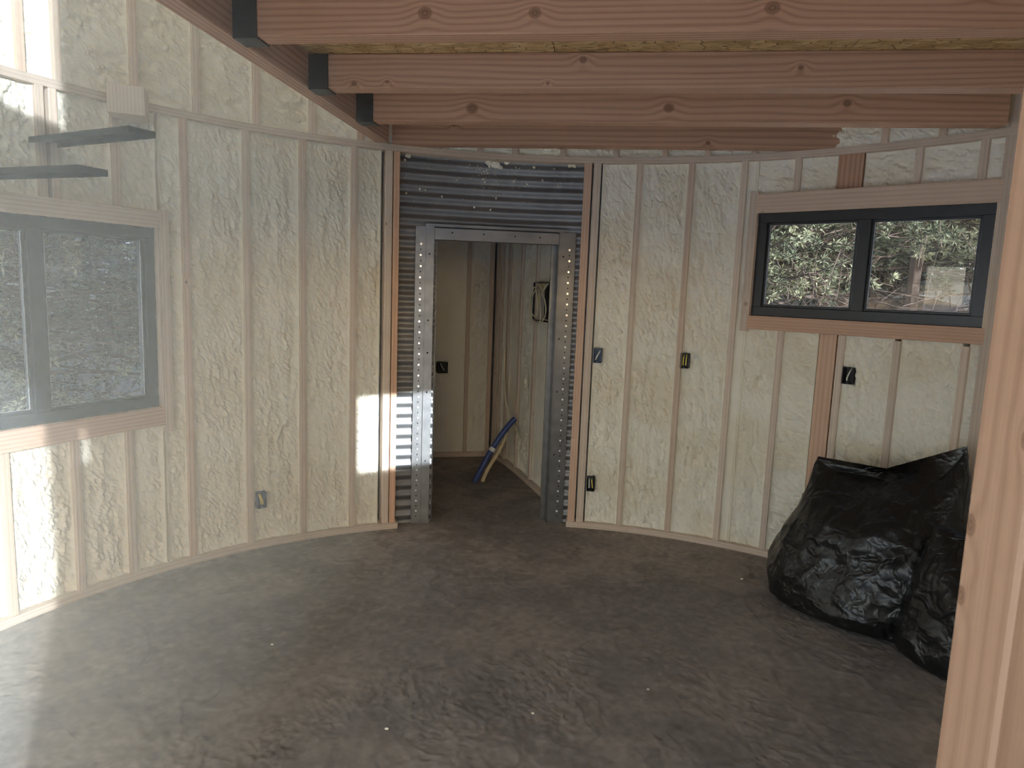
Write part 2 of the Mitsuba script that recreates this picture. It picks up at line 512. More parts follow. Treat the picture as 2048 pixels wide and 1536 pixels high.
EAVE = 4.7
LW = (141.6, 168.0, 0.94, 1.90)       # left window: angles, sill, head
RW = (34.05, 60.9, 1.54, 2.17)        # right window
scene['wall_left'] = mikit.ply(cyl_patch(SKIN + 0.012, 107.0, 200.0, 0, EAVE, [(LW[0], LW[1], LW[2], LW[3])], thick=0.004), 'm_sheet')
scene['wall_right'] = mikit.ply(cyl_patch(SKIN + 0.012, -20.0, 86.5, 0, EAVE, [(RW[0], RW[1], RW[2], RW[3])], thick=0.004), 'm_sheet')
DOOR_T = (-150.5, -93.9)
scene['wall_front'] = mikit.ply(cyl_patch(R + 0.01, -160.0, -20.0, 0, EAVE, [(DOOR_T[0], -142.2, 0, 2.10), (-139.6, -119.0, 0, 2.10), (-117.0, DOOR_T[1], 0, 2.10), (-134.0, -91.0, 3.34, 4.45), (-57.5, -46.3, 1.60, 2.12), (-91.7, -90.1, 1.72, 1.92)], thick=0.10), 'm_foam')
Wcor = lambda z: SKIN + 0.0055 * np.sin(2 * np.pi * z / 0.0725)
scene['wall_back'] = mikit.ply(cyl_patch(Wcor, 84.0, 112.0, 0.0, 2.55, [(87.9, 105.2, 0, 1.995)], step=0.75, zs=np.arange(0, 2.556, 0.0058).round(4), thick=0.0015), 'm_sheet', smooth=35)

roofm = trimesh.creation.cone(radius=3.0, height=1.25, sections=72)
roofm.apply_translation([CX, CY, EAVE - 0.06])
rv, rf = tm(roofm)
keep = ~np.all(np.abs(rv[rf][:, :, 2] - (EAVE - 0.06)) < 1e-6, axis=1)
put('ceiling', (rv, rf[keep]), 'm_foam')
tag('ceiling', 'cream foam underside of the conical roof', kind='structure')

# ---- left wall
W = 'wall_left'
low = [112.3, 117.0, 123.8, 130.9, 138.2]
for t in low[1:]:
    stud(W, t, 0.04, PLZ)
stud(W, 112.25, 0.04, PLZ, w=0.046); stud(W, 111.18, 0.04, PLZ, w=0.040, m='m_trim')
ZL, ZT = 0.04, PLZ


def cable_ridge(S, Z, D):
    pts = spline([(124.6, 1.10), (124.75, 1.0), (125.1, 0.90), (125.9, 0.79), (127.2, 0.67)], 60)
    d, _ = cKDTree(np.c_[np.radians(pts[:, 0]) * R, pts[:, 1]]).query(np.c_[S.ravel(), Z.ravel()])
    d = d.reshape(S.shape)
    return np.maximum(D - 0.016 * np.exp(-(d / 0.011) ** 2), 0.001)


bay(W, 112.9, 117.0, ZL, ZT)
bay(W, 117.0, 123.8, ZL, ZT)
bay(W, 123.8, 130.9, ZL, ZT, cut=cable_ridge)
bay(W, 130.9, 138.2, ZL, ZT)
bay(W, 138.2, 141.3, ZL, ZT)
stud(W, 140.75, 0.80, 2.0, w=0.045, proud=0.012, name='window_trimmer')
under = [140.9, 145.3, 151.1, 158.1, 165.0, 169.5]
for t in under[1:-1]:
    stud(W, t, 0.04, 0.83)
for a, b in zip(under[:-1], under[1:]):
    bay(W, a, b, ZL, 0.83)
over = [140.9, 145.6, 151.75, 153.0, 159.5, 166.0, 169.5]
for t in over[1:-1]:
    stud(W, t, 1.99, PLZ)
for a, b in zip(over[:-1], over[1:]):
    if b - a > 2:
        bay(W, a, b, 1.99, ZT)
stud(W, 169.2, 0.04, PLZ, w=0.06)
for a, b in ((169.5, 177), (177, 184), (184, 191), (191, 199)):
    bay(W, a, b, ZL, ZT, res=0.03)
    stud(W, b, 0.04, PLZ)
upl = [110.5, 116.2, 122.5, 129.5, 136.6, 143.4, 151.1, 154.5, 161.0, 168.0]
for t in upl[1:]:
    stud(W, t, 2.53, EAVE)
for a, b in zip(upl[:-1], upl[1:]):
    bay(W, a, b, 2.53, 3.45, style='layer')
bay(W, 168, 199, 2.53, EAVE, res=0.04)
bay(W, 110.5, 168, 3.45, EAVE, res=0.03)
putb('ring_plate', ring_strip(110.4, 199, R - 0.002, R + 0.088, PLZ, 2.53), 'm_wood', W)
putb('base_plate', ring_strip(110.4, 199, R - 0.012, R + 0.088, 0.0, 0.04), 'm_wood', W)

# ---- right wall
W = 'wall_right'
stud(W, 84.25, 0.04, PLZ, w=0.052, name='door_stud', m='m_trim'); stud(W, 82.95, 0.04, PLZ, w=0.050, name='door_stud')
for t in (77.07, 70.0, 63.05):
    stud(W, t, 0.04, PLZ)
for a, b, st in ((77.07, 82.55, 'popcorn'), (70.0, 77.07, 'streak'), (63.05, 70.0, 'streak')):
    bay(W, a, b, ZL, ZT, style=st)
bay(W, 60.9, 63.05, ZL, ZT, style='smooth')
stud(W, 61.5, 1.44, 2.30, w=0.048, proud=0.010, name='window_trimmer')
und = [61.6, 56.7, 51.9, 49.0, 42.74, 35.49, 33.0]
stud(W, 56.7, 0.04, 1.455); stud(W, 42.74, 0.04, 1.44); stud(W, 35.49, 0.04, 1.44)
stud(W, 50.75, 0.04, 1.455, w=0.096, proud=0.004, name='wide_post', m='m_trim')
stud(W, 49.15, 0.04, 1.455, w=0.040, name='stud')
for b, a, st in ((61.9, 56.7, 'streak'), (56.7, 51.6, 'layer'), (49.1, 42.74, 'streak'), (42.74, 35.49, 'popcorn'), (35.49, 33.0, 'popcorn')):
    bay(W, a, b, ZL, 1.46, style=st)
for t in (56.35, 42.6, 36.0):
    stud(W, t, 2.285, PLZ)
putb('header_block', board(pol(50.1, R + 0.045, 2.29), pol(50.1, R + 0.045, PLZ), 0.135, 0.088, tang(50.1)), 'm_joist', W)
for b, a in ((61.9, 56.35), (56.35, 51.3), (48.9, 42.6), (42.6, 36.0), (36.0, 32.0)):
    bay(W, a, b, 2.285, PLZ, style='layer')
stud(W, 33.2, 0.04, PLZ, w=0.075, proud=0.008, name='window_trimmer')
for a, b in ((26.0, 32.6), (19.0, 26.0), (12.0, 19.0), (5.0, 12.0), (-2.0, 5.0), (-19.0, -2.0)):
    bay(W, a, b, ZL, ZT, res=0.025, style='layer')
    stud(W, a, 0.04, PLZ)
upr = [110.5, 104.5, 99.6, 94.7, 87.9, 80.5, 73.75, 68.05, 62.0, 55.0, 46.57, 40.43, 33.5, 27.0, 20.0]
for t in upr[1:]:
    stud('wall_back' if 85 < t < 110 else W, t, 2.53, EAVE if t < 50 else 2.72)
for b, a in zip(upr[:-1], upr[1:]):
    bay('wall_back' if a > 85 else W, a, b, 2.53, 3.1 if a < 50 else 2.72, style='layer')
bay(W, -19.0, 20.0, 2.53, EAVE, res=0.04)
bay(W, 20.0, 110.5, 3.1, EAVE, res=0.04)
putb('ring_plate', ring_strip(-19, 84.95, R - 0.002, R + 0.088, PLZ, 2.53), 'm_wood', W)
putb('base_plate', ring_strip(-19, 84.95, R - 0.012, R + 0.088, 0.0, 0.04), 'm_wood', W)
putb('ring_plate', ring_strip(84.95, 110.4, R - 0.002, R + 0.088, PLZ, 2.53), 'm_wood', 'wall_back')


# ---- windows (flat units set in the curve); frame: x along the wall, y outwards, z up
def window(n, tA, tB, z0, z1, wall, lab, lip=0.0):
    A, B = pol(tA), pol(tB)
    ax = (B - A); L = np.linalg.norm(ax); ax /= L
    ay = np.array([ax[1], -ax[0], 0.0])
    if ay @ radial((tA + tB) / 2) < 0: ay = -ay
    k = key(f'window_{n}')
    tag(k, lab, kind='structure')
    bx = lambda x0, x1, y0, y1, a, b, ch=0.0015: box_at(A, ax, ay, UP, x0, x1, y0, y1, a, b, ch)
    bar = lambda x0, x1, y0, y1, a, b: board(A + ax * x0 + ay * (y0 + y1) / 2 + UP * (a + b) / 2, A + ax * x1 + ay * (y0 + y1) / 2 + UP * (a + b) / 2, b - a, y1 - y0, UP, 0.002)
    # timber lining, part of the wall
    putb('window_header', bar(-0.03, L + 0.03, -0.012, 0.16, z1, z1 + (0.085 if n == 2 else 0.115)), 'm_wood', wall)
    putb('window_sill', bar(-0.03, L + 0.03, -0.012, 0.16, z0 - (0.10 if n == 2 else 0.085), z0), 'm_trim', wall)
    putb('window_jamb', bx(-0.03, 0.0, -0.012, 0.16, z0, z1), 'm_wood', wall)
    putb('window_jamb', bx(L, L + 0.03, -0.012, 0.16, z0, z1), 'm_wood', wall)
    fr = 0.058
    y0, y1 = 0.018, 0.085
    for nm, b in (('head_frame', bar(0, L, y0, y1, z1 - fr, z1)), ('sill_frame', bar(0, L, y0, y1, z0, z0 + fr)),
                  ('side_frame', bx(0, fr, y0, y1, z0 + fr, z1 - fr)), ('side_frame', bx(L - fr, L, y0, y1, z0 + fr, z1 - fr))):
        put(nm, b[:2], 'm_vinyl', k)
    mid = L / 2
    put('meeting_stile', bx(mid - 0.032, mid + 0.032, y0 + 0.006, y1 - 0.004, z0 + fr, z1 - fr)[:2], 'm_vinyl', k)
    for a, b, yy in ((fr, mid - 0.032, 0.046), (mid + 0.032, L - fr, 0.058)):
        sash = key(k + '__sash')
        g = 0.014
        parts = [bar(a, b, yy - 0.012, yy + 0.012, z1 - fr - g, z1 - fr), bar(a, b, yy - 0.012, yy + 0.012, z0 + fr, z0 + fr + g),
                 bx(a, a + g, yy - 0.012, yy + 0.012, z0 + fr + g, z1 - fr - g), bx(b - g, b, yy - 0.012, yy + 0.012, z0 + fr + g, z1 - fr - g)]
        scene[sash] = mikit.ply(cat([p[:2] for p in parts]), 'm_vinyl')
        e = 0.0025
        gs = [bar(a + g, b - g, yy - 0.013, yy - 0.009, z0 + fr + g, z0 + fr + g + e), bx(a + g, a + g + e, yy - 0.013, yy - 0.009, z0 + fr + g, z1 - fr - g), bx(b - g - e, b - g, yy - 0.013, yy - 0.009, z0 + fr + g, z1 - fr - g)]
        put('glazing_bead', cat([p[:2] for p in gs]), 'm_gasket', sash)
        P = [A + ax * x + ay * yy + UP * z for x, z in ((a + g, z0 + fr + g), (b - g, z0 + fr + g), (b - g, z1 - fr - g), (a + g, z1 - fr - g))]
        put('pane', (np.array(P), np.array([(0, 1, 2), (0, 2, 3)])), 'm_glass', sash)
    return k


window(1, RW[1], RW[0], RW[2], RW[3], 'wall_right', 'wide black framed sliding window in the right wall looking onto snowy junipers')
window(2, LW[0], LW[1], LW[2], LW[3], 'wall_left', 'black framed sliding window low in the left wall, dark trees behind')

# ---- the metal doorway
DA, DB = np.array([-0.643, 4.728, 0]), np.array([0.345, 4.84, 0])
dx = (DB - DA) / np.linalg.norm(DB - DA)
dy = np.array([-dx[1], dx[0], 0.0])      # away from the camera
tag('door_1', 'open doorway with a bolted galvanised steel frame in the corrugated wall', kind='structure')
_used.add('door_1')
db = lambda x0, x1, y0, y1, z0, z1: box_at(DA, dx, dy, UP, x0, x1, y0, y1, z0, z1, 0.0012)
put('jamb', cat([q[:2] for q in (db(-0.032, 0.040, 0.0, 0.004, 0, 2.04), db(0.038, 0.092, -0.010, -0.006, 0, 2.04), db(0.036, 0.040, -0.010, 0.004, 0, 2.04), db(0.089, 0.093, -0.010, 0.10, 0, 2.04), db(0.093, 0.115, 0.085, 0.10, 0, 1.97))]), 'm_galv', 'door_1')
put('jamb', cat([q[:2] for q in (db(0.936, 1.048, 0.0, 0.004, 0, 2.04), db(0.930, 0.936, -0.012, 0.10, 0, 2.04), db(0.896, 0.930, 0.085, 0.10, 0, 1.97))]), 'm_galv', 'door_1')
put('header', cat([q[:2] for q in (db(0.093, 0.930, -0.004, 0.0, 1.962, 2.032), db(0.093, 0.930, -0.004, 0.10, 1.958, 1.962))]), 'm_galv', 'door_1')
put('drip_angle', cat([q[:2] for q in (db(0.035, 0.972, -0.014, 0.05, 2.055, 2.058), db(0.035, 0.972, -0.016, -0.012, 2.040, 2.058))]), 'm_galv', 'door_1')
rngb = np.random.default_rng(4)


def bolt_mesh(s, z, r=0.0072, y=-0.0002):
    c = trimesh.creation.cylinder(radius=r, height=0.004, sections=10)
    h = trimesh.creation.cylinder(radius=r * 0.68, height=0.007, sections=6)
    h.apply_translation([0, 0, 0.004])
    v, f = cat([tm(c), tm(h)])
    return DA + dx * s + UP * z + v[:, :1] * dx + v[:, 1:2] * UP - v[:, 2:3] * dy + dy * (y - 0.002), f


def hole_mesh(s, z, r=0.0045, y=-0.0002):
    c = trimesh.creation.cylinder(radius=r, height=0.0008, sections=8)
    v, f = tm(c)
    return DA + dx * s + UP * z + v[:, :1] * dx + v[:, 1:2] * UP - v[:, 2:3] * dy + dy * y, f


for side, s0 in ((0, 0.004), (1, 1.006)):
    for k in range(26):
        z = 1.925 - 0.0735 * k
        put('bolt', bolt_mesh(s0 + rngb.uniform(-0.002, 0.002), z), 'm_bolt', 'door_1', smooth=30)
        put('bolt_hole', hole_mesh(s0, z - 0.0367), 'm_hole', 'door_1')
for s, z, y in ((0.062, 1.86, -0.0104), (0.062, 1.42, -0.0104), (0.062, 1.20, -0.0104), (0.062, 0.93, -0.0104), (0.062, 0.45, -0.0104), (0.965, 1.88, -0.0004), (0.962, 1.32, -0.0004), (0.965, 0.95, -0.0004), (0.965, 0.5, -0.0004), (0.21, 2.005, -0.0044), (0.42, 2.003, -0.0044), (0.63, 2.0, -0.0044), (0.80, 2.0, -0.0044)):
    put('screw_hole', hole_mesh(s, z, 0.006, y), 'm_hole', 'door_1')

# foam splatter on the metal over the door, one part of many specks
rs = np.random.default_rng(12)
sp = []
for k in range(150):
    th = rs.uniform(86, 110); z = 2.47 - abs(rs.normal(0, 0.13)) if rs.random() < 0.8 else rs.uniform(1.2, 2.4)
    if rs.random() < 0.5: th = rs.normal(97, 3.5)
    rr = rs.uniform(0.0015, 0.004) * (2.2 if rs.random() < 0.15 else 1)
    if 87 < th < 106.6 and z < 2.07: continue
    s_ = trimesh.creation.icosphere(subdivisions=1, radius=rr)
    v, f = tm(s_)
    v = v * [1, 1, rs.uniform(0.8, 1.5)] * rs.uniform(0.85, 1.15, (len(v), 1))
    sp.append((v + pol(th, SKIN - 0.0035, z), f))
tag(put('foam_splatter', cat(sp), 'm_foam', 'wall_back', smooth=True), 'specks of cream foam stuck to the metal', kind='stuff')
for th, z, rr in ((97.3, 2.470, 0.024), (96.7, 2.455, 0.015), (98.2, 2.482, 0.020), (86.3, 2.483, 0.014), (86.9, 2.486, 0.012), (95.7, 2.485, 0.012), (109.4, 2.482, 0.014)):
    s_ = trimesh.creation.icosphere(subdivisions=3, radius=rr)
    v, f = tm(s_)
    v = v * [1.2, 0.5, 0.9] * (0.35 + 1.3 * meshkit.fbm(v * 90 + th, 3))[:, None]
    put('foam_drip', (v + pol(th, R + 0.075, z), f), 'm_foam', 'wall_back', smooth=True)

fc = []
for x, y, r_ in ((-0.42, 2.42, 0.006), (0.13, 2.55, 0.005), (0.62, 2.75, 0.004), (-1.05, 3.0, 0.005), (-0.9, 2.1, 0.004), (1.4, 3.95, 0.007), (0.95, 1.9, 0.004)):
    v, f = tm(trimesh.creation.icosphere(subdivisions=1, radius=r_))
    fc.append((v * [1.4, 1, 0.7] + [x, y, r_ * 0.6], f))
tag(put('foam_crumbs', cat(fc), 'm_foam', 'floor', smooth=True), 'white crumbs of foam on the floor', kind='stuff')

# ---- small room behind the doorway
tag('wall_back_room', 'foamed wall of the small room behind the doorway', kind='structure')
_used.add('wall_back_room')
nk = spline([(-0.19, 6.79), (-0.085, 6.58), (0.057, 6.19), (0.185, 5.77), (0.279, 5.45), (0.40, 5.02), (0.44, 4.88)], 80)
nkl = np.r_[0, np.cumsum(np.linalg.norm(np.diff(nk, axis=0), axis=1))]
nA, nB = np.array([-1.62, 6.475]), np.array([-0.19, 6.79])
nL = np.linalg.norm(nB - nA)


def nook_xy(s):
    """Arc length from the corner: negative along the straight wall, positive along the curved one; with the outward normal."""
    s = np.asarray(s, float)
    x = np.where(s < 0, nB[0] + (nB[0] - nA[0]) / nL * s, np.interp(s, nkl, nk[:, 0]))
    y = np.where(s < 0, nB[1] + (nB[1] - nA[1]) / nL * s, np.interp(s, nkl, nk[:, 1]))
    e = 0.01
    tx = np.where(s < 0, (nB[0] - nA[0]) / nL, np.interp(s + e, nkl, nk[:, 0]) - np.interp(s - e, nkl, nk[:, 0]))
    ty = np.where(s < 0, (nB[1] - nA[1]) / nL, np.interp(s + e, nkl, nk[:, 1]) - np.interp(s - e, nkl, nk[:, 1]))
    l = np.hypot(tx, ty) + 1e-9
    return x, y, -ty / l, tx / l


def nook_pos(S, Z, D):
    x, y, nx, ny = nook_xy(S)
    return np.stack([x + nx * D, y + ny * D, Z], -1)


def nook_s(y):
    return float(np.interp(-y, -nk[:, 1], nkl))


NZ = 2.45
ns = [-1.46, -1.1, -0.68, -0.258, -0.035]
cs = [0.02, nook_s(6.689), nook_s(6.539), nook_s(6.231), nook_s(5.836), nook_s(5.43), float(nkl[-1])]
_sd = 400
for lst in (ns, cs):
    for a, b in zip(lst[:-1], lst[1:]):
        _sd += 1
        v, f = foam_mesh(nook_pos, a + 0.016, b - 0.016, 0.04, NZ, _sd, 'smooth' if _sd % 2 else 'streak', 0.012)
        put('foam_panel', (v, f), 'm_foam', 'wall_back_room', smooth=True)
    for s in lst:
        x, y, nx, ny = (float(q) for q in nook_xy(s))
        c = np.array([x + nx * 0.045, y + ny * 0.045, 0])
        putb('stud', board(c + UP * 0.04, c + UP * NZ, 0.038, 0.088, (ny, -nx, 0)), 'm_wood', 'wall_back_room')


def nook_strip(s0, s1, d0, d1, z0, z1, n=30):
    _ids[0] += 1
    i = _ids[0]
    s = np.linspace(s0, s1, n)
    prof = [(d0, z0), (d0, z1), (d1, z1), (d1, z0)]
    V, F, U = [], [], []
    for k in range(4):
        (da, za), (d_b, zb) = prof[k], prof[(k + 1) % 4]
        b = len(V)
        for q in s:
            for d, z, o in ((da, za, 0), (d_b, zb, 1)):
                V.append(nook_pos(np.array(q), np.array(z), np.array(d))); U.append((10 * i + 0.2 + abs(q), 0.05 * (k + o)))
        for j in range(n - 1):
            q = b + 2 * j
            F += [(q, q + 1, q + 3), (q, q + 3, q + 2)]
    return np.array(V), np.array(F), np.array(U)


scene['wall_back_room'] = mikit.ply(nook_strip(-1.46, float(nkl[-1]), 0.090, 0.10, 0.0, 2.5, 90)[:2], 'm_sheet')
putb('base_plate', nook_strip(-1.46, -0.03, -0.012, 0.088, 0, 0.04), 'm_wood', 'wall_back_room')
putb('base_plate', nook_strip(0.0, float(nkl[-1]), -0.012, 0.088, 0, 0.04), 'm_wood', 'wall_back_room')
# its unseen left side, with the window that lights it, and its ceiling
sidew = [box_at(np.zeros(3), np.array([1.0, 0, 0]), np.array([0, 1.0, 0]), UP, -1.75, -1.65, *q) for q in ((4.2, 5.3, 0, 2.5), (6.1, 6.6, 0, 2.5), (5.3, 6.1, 0, 1.2), (5.3, 6.1, 2.0, 2.5))]
put('side_wall', cat([q[:2] for q in sidew]), 'm_foam', 'wall_back_room')
cm = trimesh.creation.extrude_polygon(Polygon([(-1.75, 4.2), (-1.75, 6.7), (-0.1, 6.95), (0.6, 6.0), (0.62, 4.6)]).difference(Point(CX, CY).buffer(2.80, 48)), 0.05, engine='earcut')
cm.apply_translation([0, 0, 2.45])
put('ceiling', tm(cm), 'm_osb')
tag('ceiling_001', 'board ceiling of the small room behind the doorway', kind='structure')

# ---- loft: beam, joists, hangers, deck
BZ0, BZ1 = 2.53, 2.68
uv2 = lambda u, v, z=0.0: E1 * u + E2 * v + UP * z
k = putb('loft_beam', board(uv2(-1.46, -0.10, (BZ0 + BZ1 + 0.02) / 2), uv2(-1.46, 4.40, (BZ0 + BZ1 + 0.02) / 2), 0.089, BZ1 + 0.02 - BZ0, E1, 0.004), 'm_joist')
tag(k, 'long timber beam running from the top left to the metal wall, carrying the loft joists', 'beam')
cu, cv = CX * E1[0] + CY * E1[1], CX * E2[0] + CY * E2[1]
jl = ['nearest loft joist, three dark round knots on its face', 'second loft joist from the camera, swirling grain and small knots', 'third loft joist from the camera, between the swirling one and the wall joist', 'short loft joist lying on the curved ring plate at the wall']
for n, v in enumerate((2.595, 3.255, 3.875, 4.495)):
    u1 = min(cu + math.sqrt(max(2.64 ** 2 - (v - cv) ** 2, 0)), 2.6)
    u0 = -1.324
    if n == 3: u0, u1 = -1.41, 1.41
    k = putb('loft_joist', board(uv2(u0, v, (BZ0 + BZ1) / 2), uv2(u1, v, (BZ0 + BZ1) / 2), 0.089, BZ1 - BZ0, E2, 0.004), 'm_joist')
    KNOTS[_ids[0]] = ([(1.13, 0.395, 0.024), (1.52, 0.40, 0.021), (2.31, 0.395, 0.024), (2.95, 0.345, 0.018)], [(1.66, 0.350, 0.016), (1.51, 0.445, 0.007), (2.57, 0.385, 0.012), (0.78, 0.44, 0.009)], [(1.05, 0.40, 0.030), (2.08, 0.395, 0.026), (2.95, 0.37, 0.02)], [(0.9, 0.345, 0.015), (2.45, 0.44, 0.014)])[n]
    tag(k, jl[n], 'joist', 'loft joists')
    if n < 3:
        hk = thing('joist_hanger', ['black steel hanger of the nearest joist on the long beam', 'black steel hanger of the second joist on the long beam', 'black steel hanger of the third joist, nearest the metal wall'][n], 'hanger', 'black joist hangers')
        o = uv2(0, v, 0)
        hb = lambda a, b, c, d, e, f_: box_at(o, E1, E2, UP, a, b, c, d, e, f_, 0.001)[:2]
        put('side_plate', hb(-1.4155, -1.322, -0.0505, -0.0455, BZ0 - 0.006, BZ1 - 0.004), 'm_steel', hk)
        put('side_plate', hb(-1.4155, -1.322, 0.0455, 0.0505, BZ0 - 0.006, BZ1 - 0.004), 'm_steel', hk)
        put('seat_plate', hb(-1.4155, -1.322, -0.0505, 0.0505, BZ0 - 0.007, BZ0 - 0.0015), 'm_steel', hk)
        put('back_plate', hb(-1.4155, -1.409, -0.0505, 0.0505, BZ0 - 0.006, BZ1 - 0.004), 'm_steel', hk)
for v in (1.09, 1.85):       # the joists over the post, out of view
    u1 = min(cu + math.sqrt(max(2.64 ** 2 - (v - cv) ** 2, 0)), 2.6)
    k = putb('loft_joist', board(uv2(-1.41, v, (BZ0 + BZ1) / 2), uv2(u1, v, (BZ0 + BZ1) / 2), 0.089, BZ1 - BZ0, E2, 0.004), 'm_joist')
    tag(k, 'loft joist overhead, directly over the timber post' if v < 1.5 else 'loft joist overhead, between the post and the nearest visible joist', 'joist', 'loft joists overhead')
tag('ceiling_002', 'strand board deck of the loft resting on the joists', kind='structure')
_used.add('ceiling_002')
disc = Point(CX, CY).buffer(2.66, 64)
for a, b, c, d in ((-1.5, -0.29, 1.0, 5.0), (-0.286, 0.93, 1.0, 5.0), (0.934, 2.9, 1.0, 2.98), (0.934, 2.9, 2.984, 5.0)):
    q = Polygon([tuple(uv2(u, v)[:2]) for u, v in ((a, c), (b, c), (b, d), (a, d))]).intersection(disc)
    m_ = trimesh.creation.extrude_polygon(q, 0.018, engine='earcut')
    m_.apply_translation([0, 0, BZ1 + 0.001])
    put('deck_sheet', tm(m_), 'm_osb', 'ceiling_002')

# ---- the post in the foreground
pc = np.array([0.686, 1.014, 0]) - E2 * 0.07 + E1 * 0.07
k = putb('timber_post', board(pc, pc + UP * BZ0, 0.14, 0.14, E1, 0.006), 'm_post')
KNOTS[_ids[0]] = [(1.83, 0.418, 0.016), (1.72, 0.416, 0.014), (1.98, 0.525, 0.014), (1.1, 0.46, 0.016), (1.40, 0.47, 0.010)]
tag(k, 'thick timber post close by at the right edge, with dark knots', 'post')

# ---- stair treads and the block on the left wall
def tread(th, z, r1, lab, w=0.125, ln=0.71):
    k = thing('stair_tread', lab, 'stair tread', 'black steel stair treads')
    o = pol(th, 0, 0)
    ax, ay = radial(th), tang(th)
    b = lambda x0, x1, y0, y1, z0, z1: box_at(np.array([CX, CY, 0.0]), ax, ay, UP, x0, x1, y0, y1, z0, z1, 0.001)[:2]
    r0 = r1 - ln
    put('top_plate', b(r0, r1, -w / 2, w / 2, z - 0.005, z), 'm_steel', k)
    put('front_flange', cat([b(r0, r1, -w / 2, -w / 2 + 0.005, z - 0.026, z - 0.005)]), 'm_steel', k)
    put('rear_flange', cat([b(r0, r1, w / 2 - 0.005, w / 2, z - 0.026, z - 0.005)]), 'm_steel', k)
    put('end_flange', cat([b(r0, r0 + 0.005, -w / 2, w / 2, z - 0.026, z - 0.005)]), 'm_steel', k)
    return k


tread(152.8, 2.252, R + 0.01, 'upper black steel stair tread jutting from the left wall below the wood block')
tread(159.2, 2.06, R + 0.01, 'lower black steel stair tread jutting from the left wall above the window')
_bc = pol(144.8, R - 0.06, 0)
k = putb('timber_block', board(_bc + UP * 2.422, _bc + UP * 2.555, 0.165, 0.20, (math.cos(math.radians(22)), math.sin(math.radians(22)), 0), 0.004), 'm_wood')
tag(k, 'short pale timber block fixed to the ring plate on the left wall', 'block')


# ---- electrical boxes
def ebox(th, z, lab, wires, m='m_box', w=0.056, h=0.10, frame=None):
    k = thing('electrical_box', lab, 'electrical box', 'electrical boxes in the stud bays')
    if frame is None:
        o, ax, ay = pol(th, R, z), -tang(th), radial(th)
    else:
        o, ax, ay = frame
    b = lambda x0, x1, y0, y1, z0, z1: box_at(o, ax, ay, UP, x0, x1, y0, y1, z0, z1, 0.001)[:2]
    t = 0.0035
    put('body', cat([b(-w / 2, -w / 2 + t, -0.008, 0.06, -h / 2, h / 2), b(w / 2 - t, w / 2, -0.008, 0.06, -h / 2, h / 2), b(-w / 2, w / 2, -0.008, 0.06, h / 2 - t, h / 2), b(-w / 2, w / 2, -0.008, 0.06, -h / 2, -h / 2 + t), b(-w / 2, w / 2, 0.056, 0.06, -h / 2, h / 2)]), m, k)
    put('mounting_ear', b(-0.006, 0.006, -0.010, -0.004, h / 2 - 0.012, h / 2), m, k)
    put('mounting_ear', b(-0.006, 0.006, -0.010, -0.004, -h / 2, -h / 2 + 0.012), m, k)
    for x0, x1, mm in wires:
        P = spline([o + ax * x0 * 0.6 + ay * 0.05 + UP * 0.045, o + ax * x0 + ay * 0.012 + UP * 0.025, o + ax * (x0 + x1) / 2 + ay * 0.002, o + ax * x1 + ay * 0.012 - UP * 0.03], 12)
        put('wire', tube(P, 0.0042, 7), mm, k, smooth=40)
    return k


ebox(129.45, 0.302, 'blue electrical box low on the left wall with yellow wires', [(-0.012, -0.002, 'm_wire_yellow'), (-0.004, 0.010, 'm_wire_yellow')])
ebox(81.55, 1.222, 'blue electrical box beside the right door stud, waist high, one white wire', [(0.012, -0.012, 'm_wire_white')])
ebox(69.15, 1.222, 'dark electrical box high on the second stud right of the doorway', [(-0.008, -0.010, 'm_wire_yellow'), (0.010, 0.008, 'm_wire_yellow')], 'm_boxdark')
ebox(81.55, 0.319, 'dark electrical box low beside the right door stud, white and yellow wires', [(-0.012, -0.010, 'm_wire_white'), (0.006, 0.014, 'm_wire_yellow')], 'm_boxdark')
ebox(47.95, 1.218, 'dark electrical box below the right window beside the wide post', [(0.006, -0.008, 'm_wire_white')], 'm_boxdark', w=0.062)
xs, ys, nx_, ny_ = (float(q) for q in nook_xy(-0.494))
ebox(0, 0, 'square grey electrical box on the wall of the small room', [(-0.014, 0.016, 'm_wire_white')], 'm_boxdark', 0.10, 0.10, (np.array([xs, ys, 0.875]) - np.array([nx_, ny_, 0]) * 0.002, np.array([ny_, -nx_, 0]), np.array([nx_, ny_, 0])))

# breaker panel with a coil of cable in the small room
kp = thing('breaker_panel', 'dark open breaker panel set in the wall seen through the doorway', 'breaker panel')
s_p = nook_s(5.655)
px, py, pnx, pny = (float(q) for q in nook_xy(s_p))
po, pax, pay = np.array([px, py, 1.555]), np.array([pny, -pnx, 0]), np.array([pnx, pny, 0])
pb = lambda x0, x1, y0, y1, z0, z1: box_at(po, pax, pay, UP, x0, x1, y0, y1, z0, z1, 0.001)[:2]
put('enclosure', cat([pb(-0.205, -0.20, -0.015, 0.08, -0.155, 0.155), pb(0.20, 0.205, -0.015, 0.08, -0.155, 0.155), pb(-0.205, 0.205, -0.015, 0.08, 0.15, 0.155), pb(-0.205, 0.205, -0.015, 0.08, -0.155, -0.15), pb(-0.205, 0.205, 0.075, 0.08, -0.155, 0.155)]), 'm_boxdark', kp)
put('bus_board', pb(-0.05, 0.05, 0.06, 0.07, -0.11, 0.11), 'm_hole', kp)
kc = thing('cable_coil', 'loose coil of pale electrical cable hanging from the breaker panel', 'cable')
rc = np.random.default_rng(3)
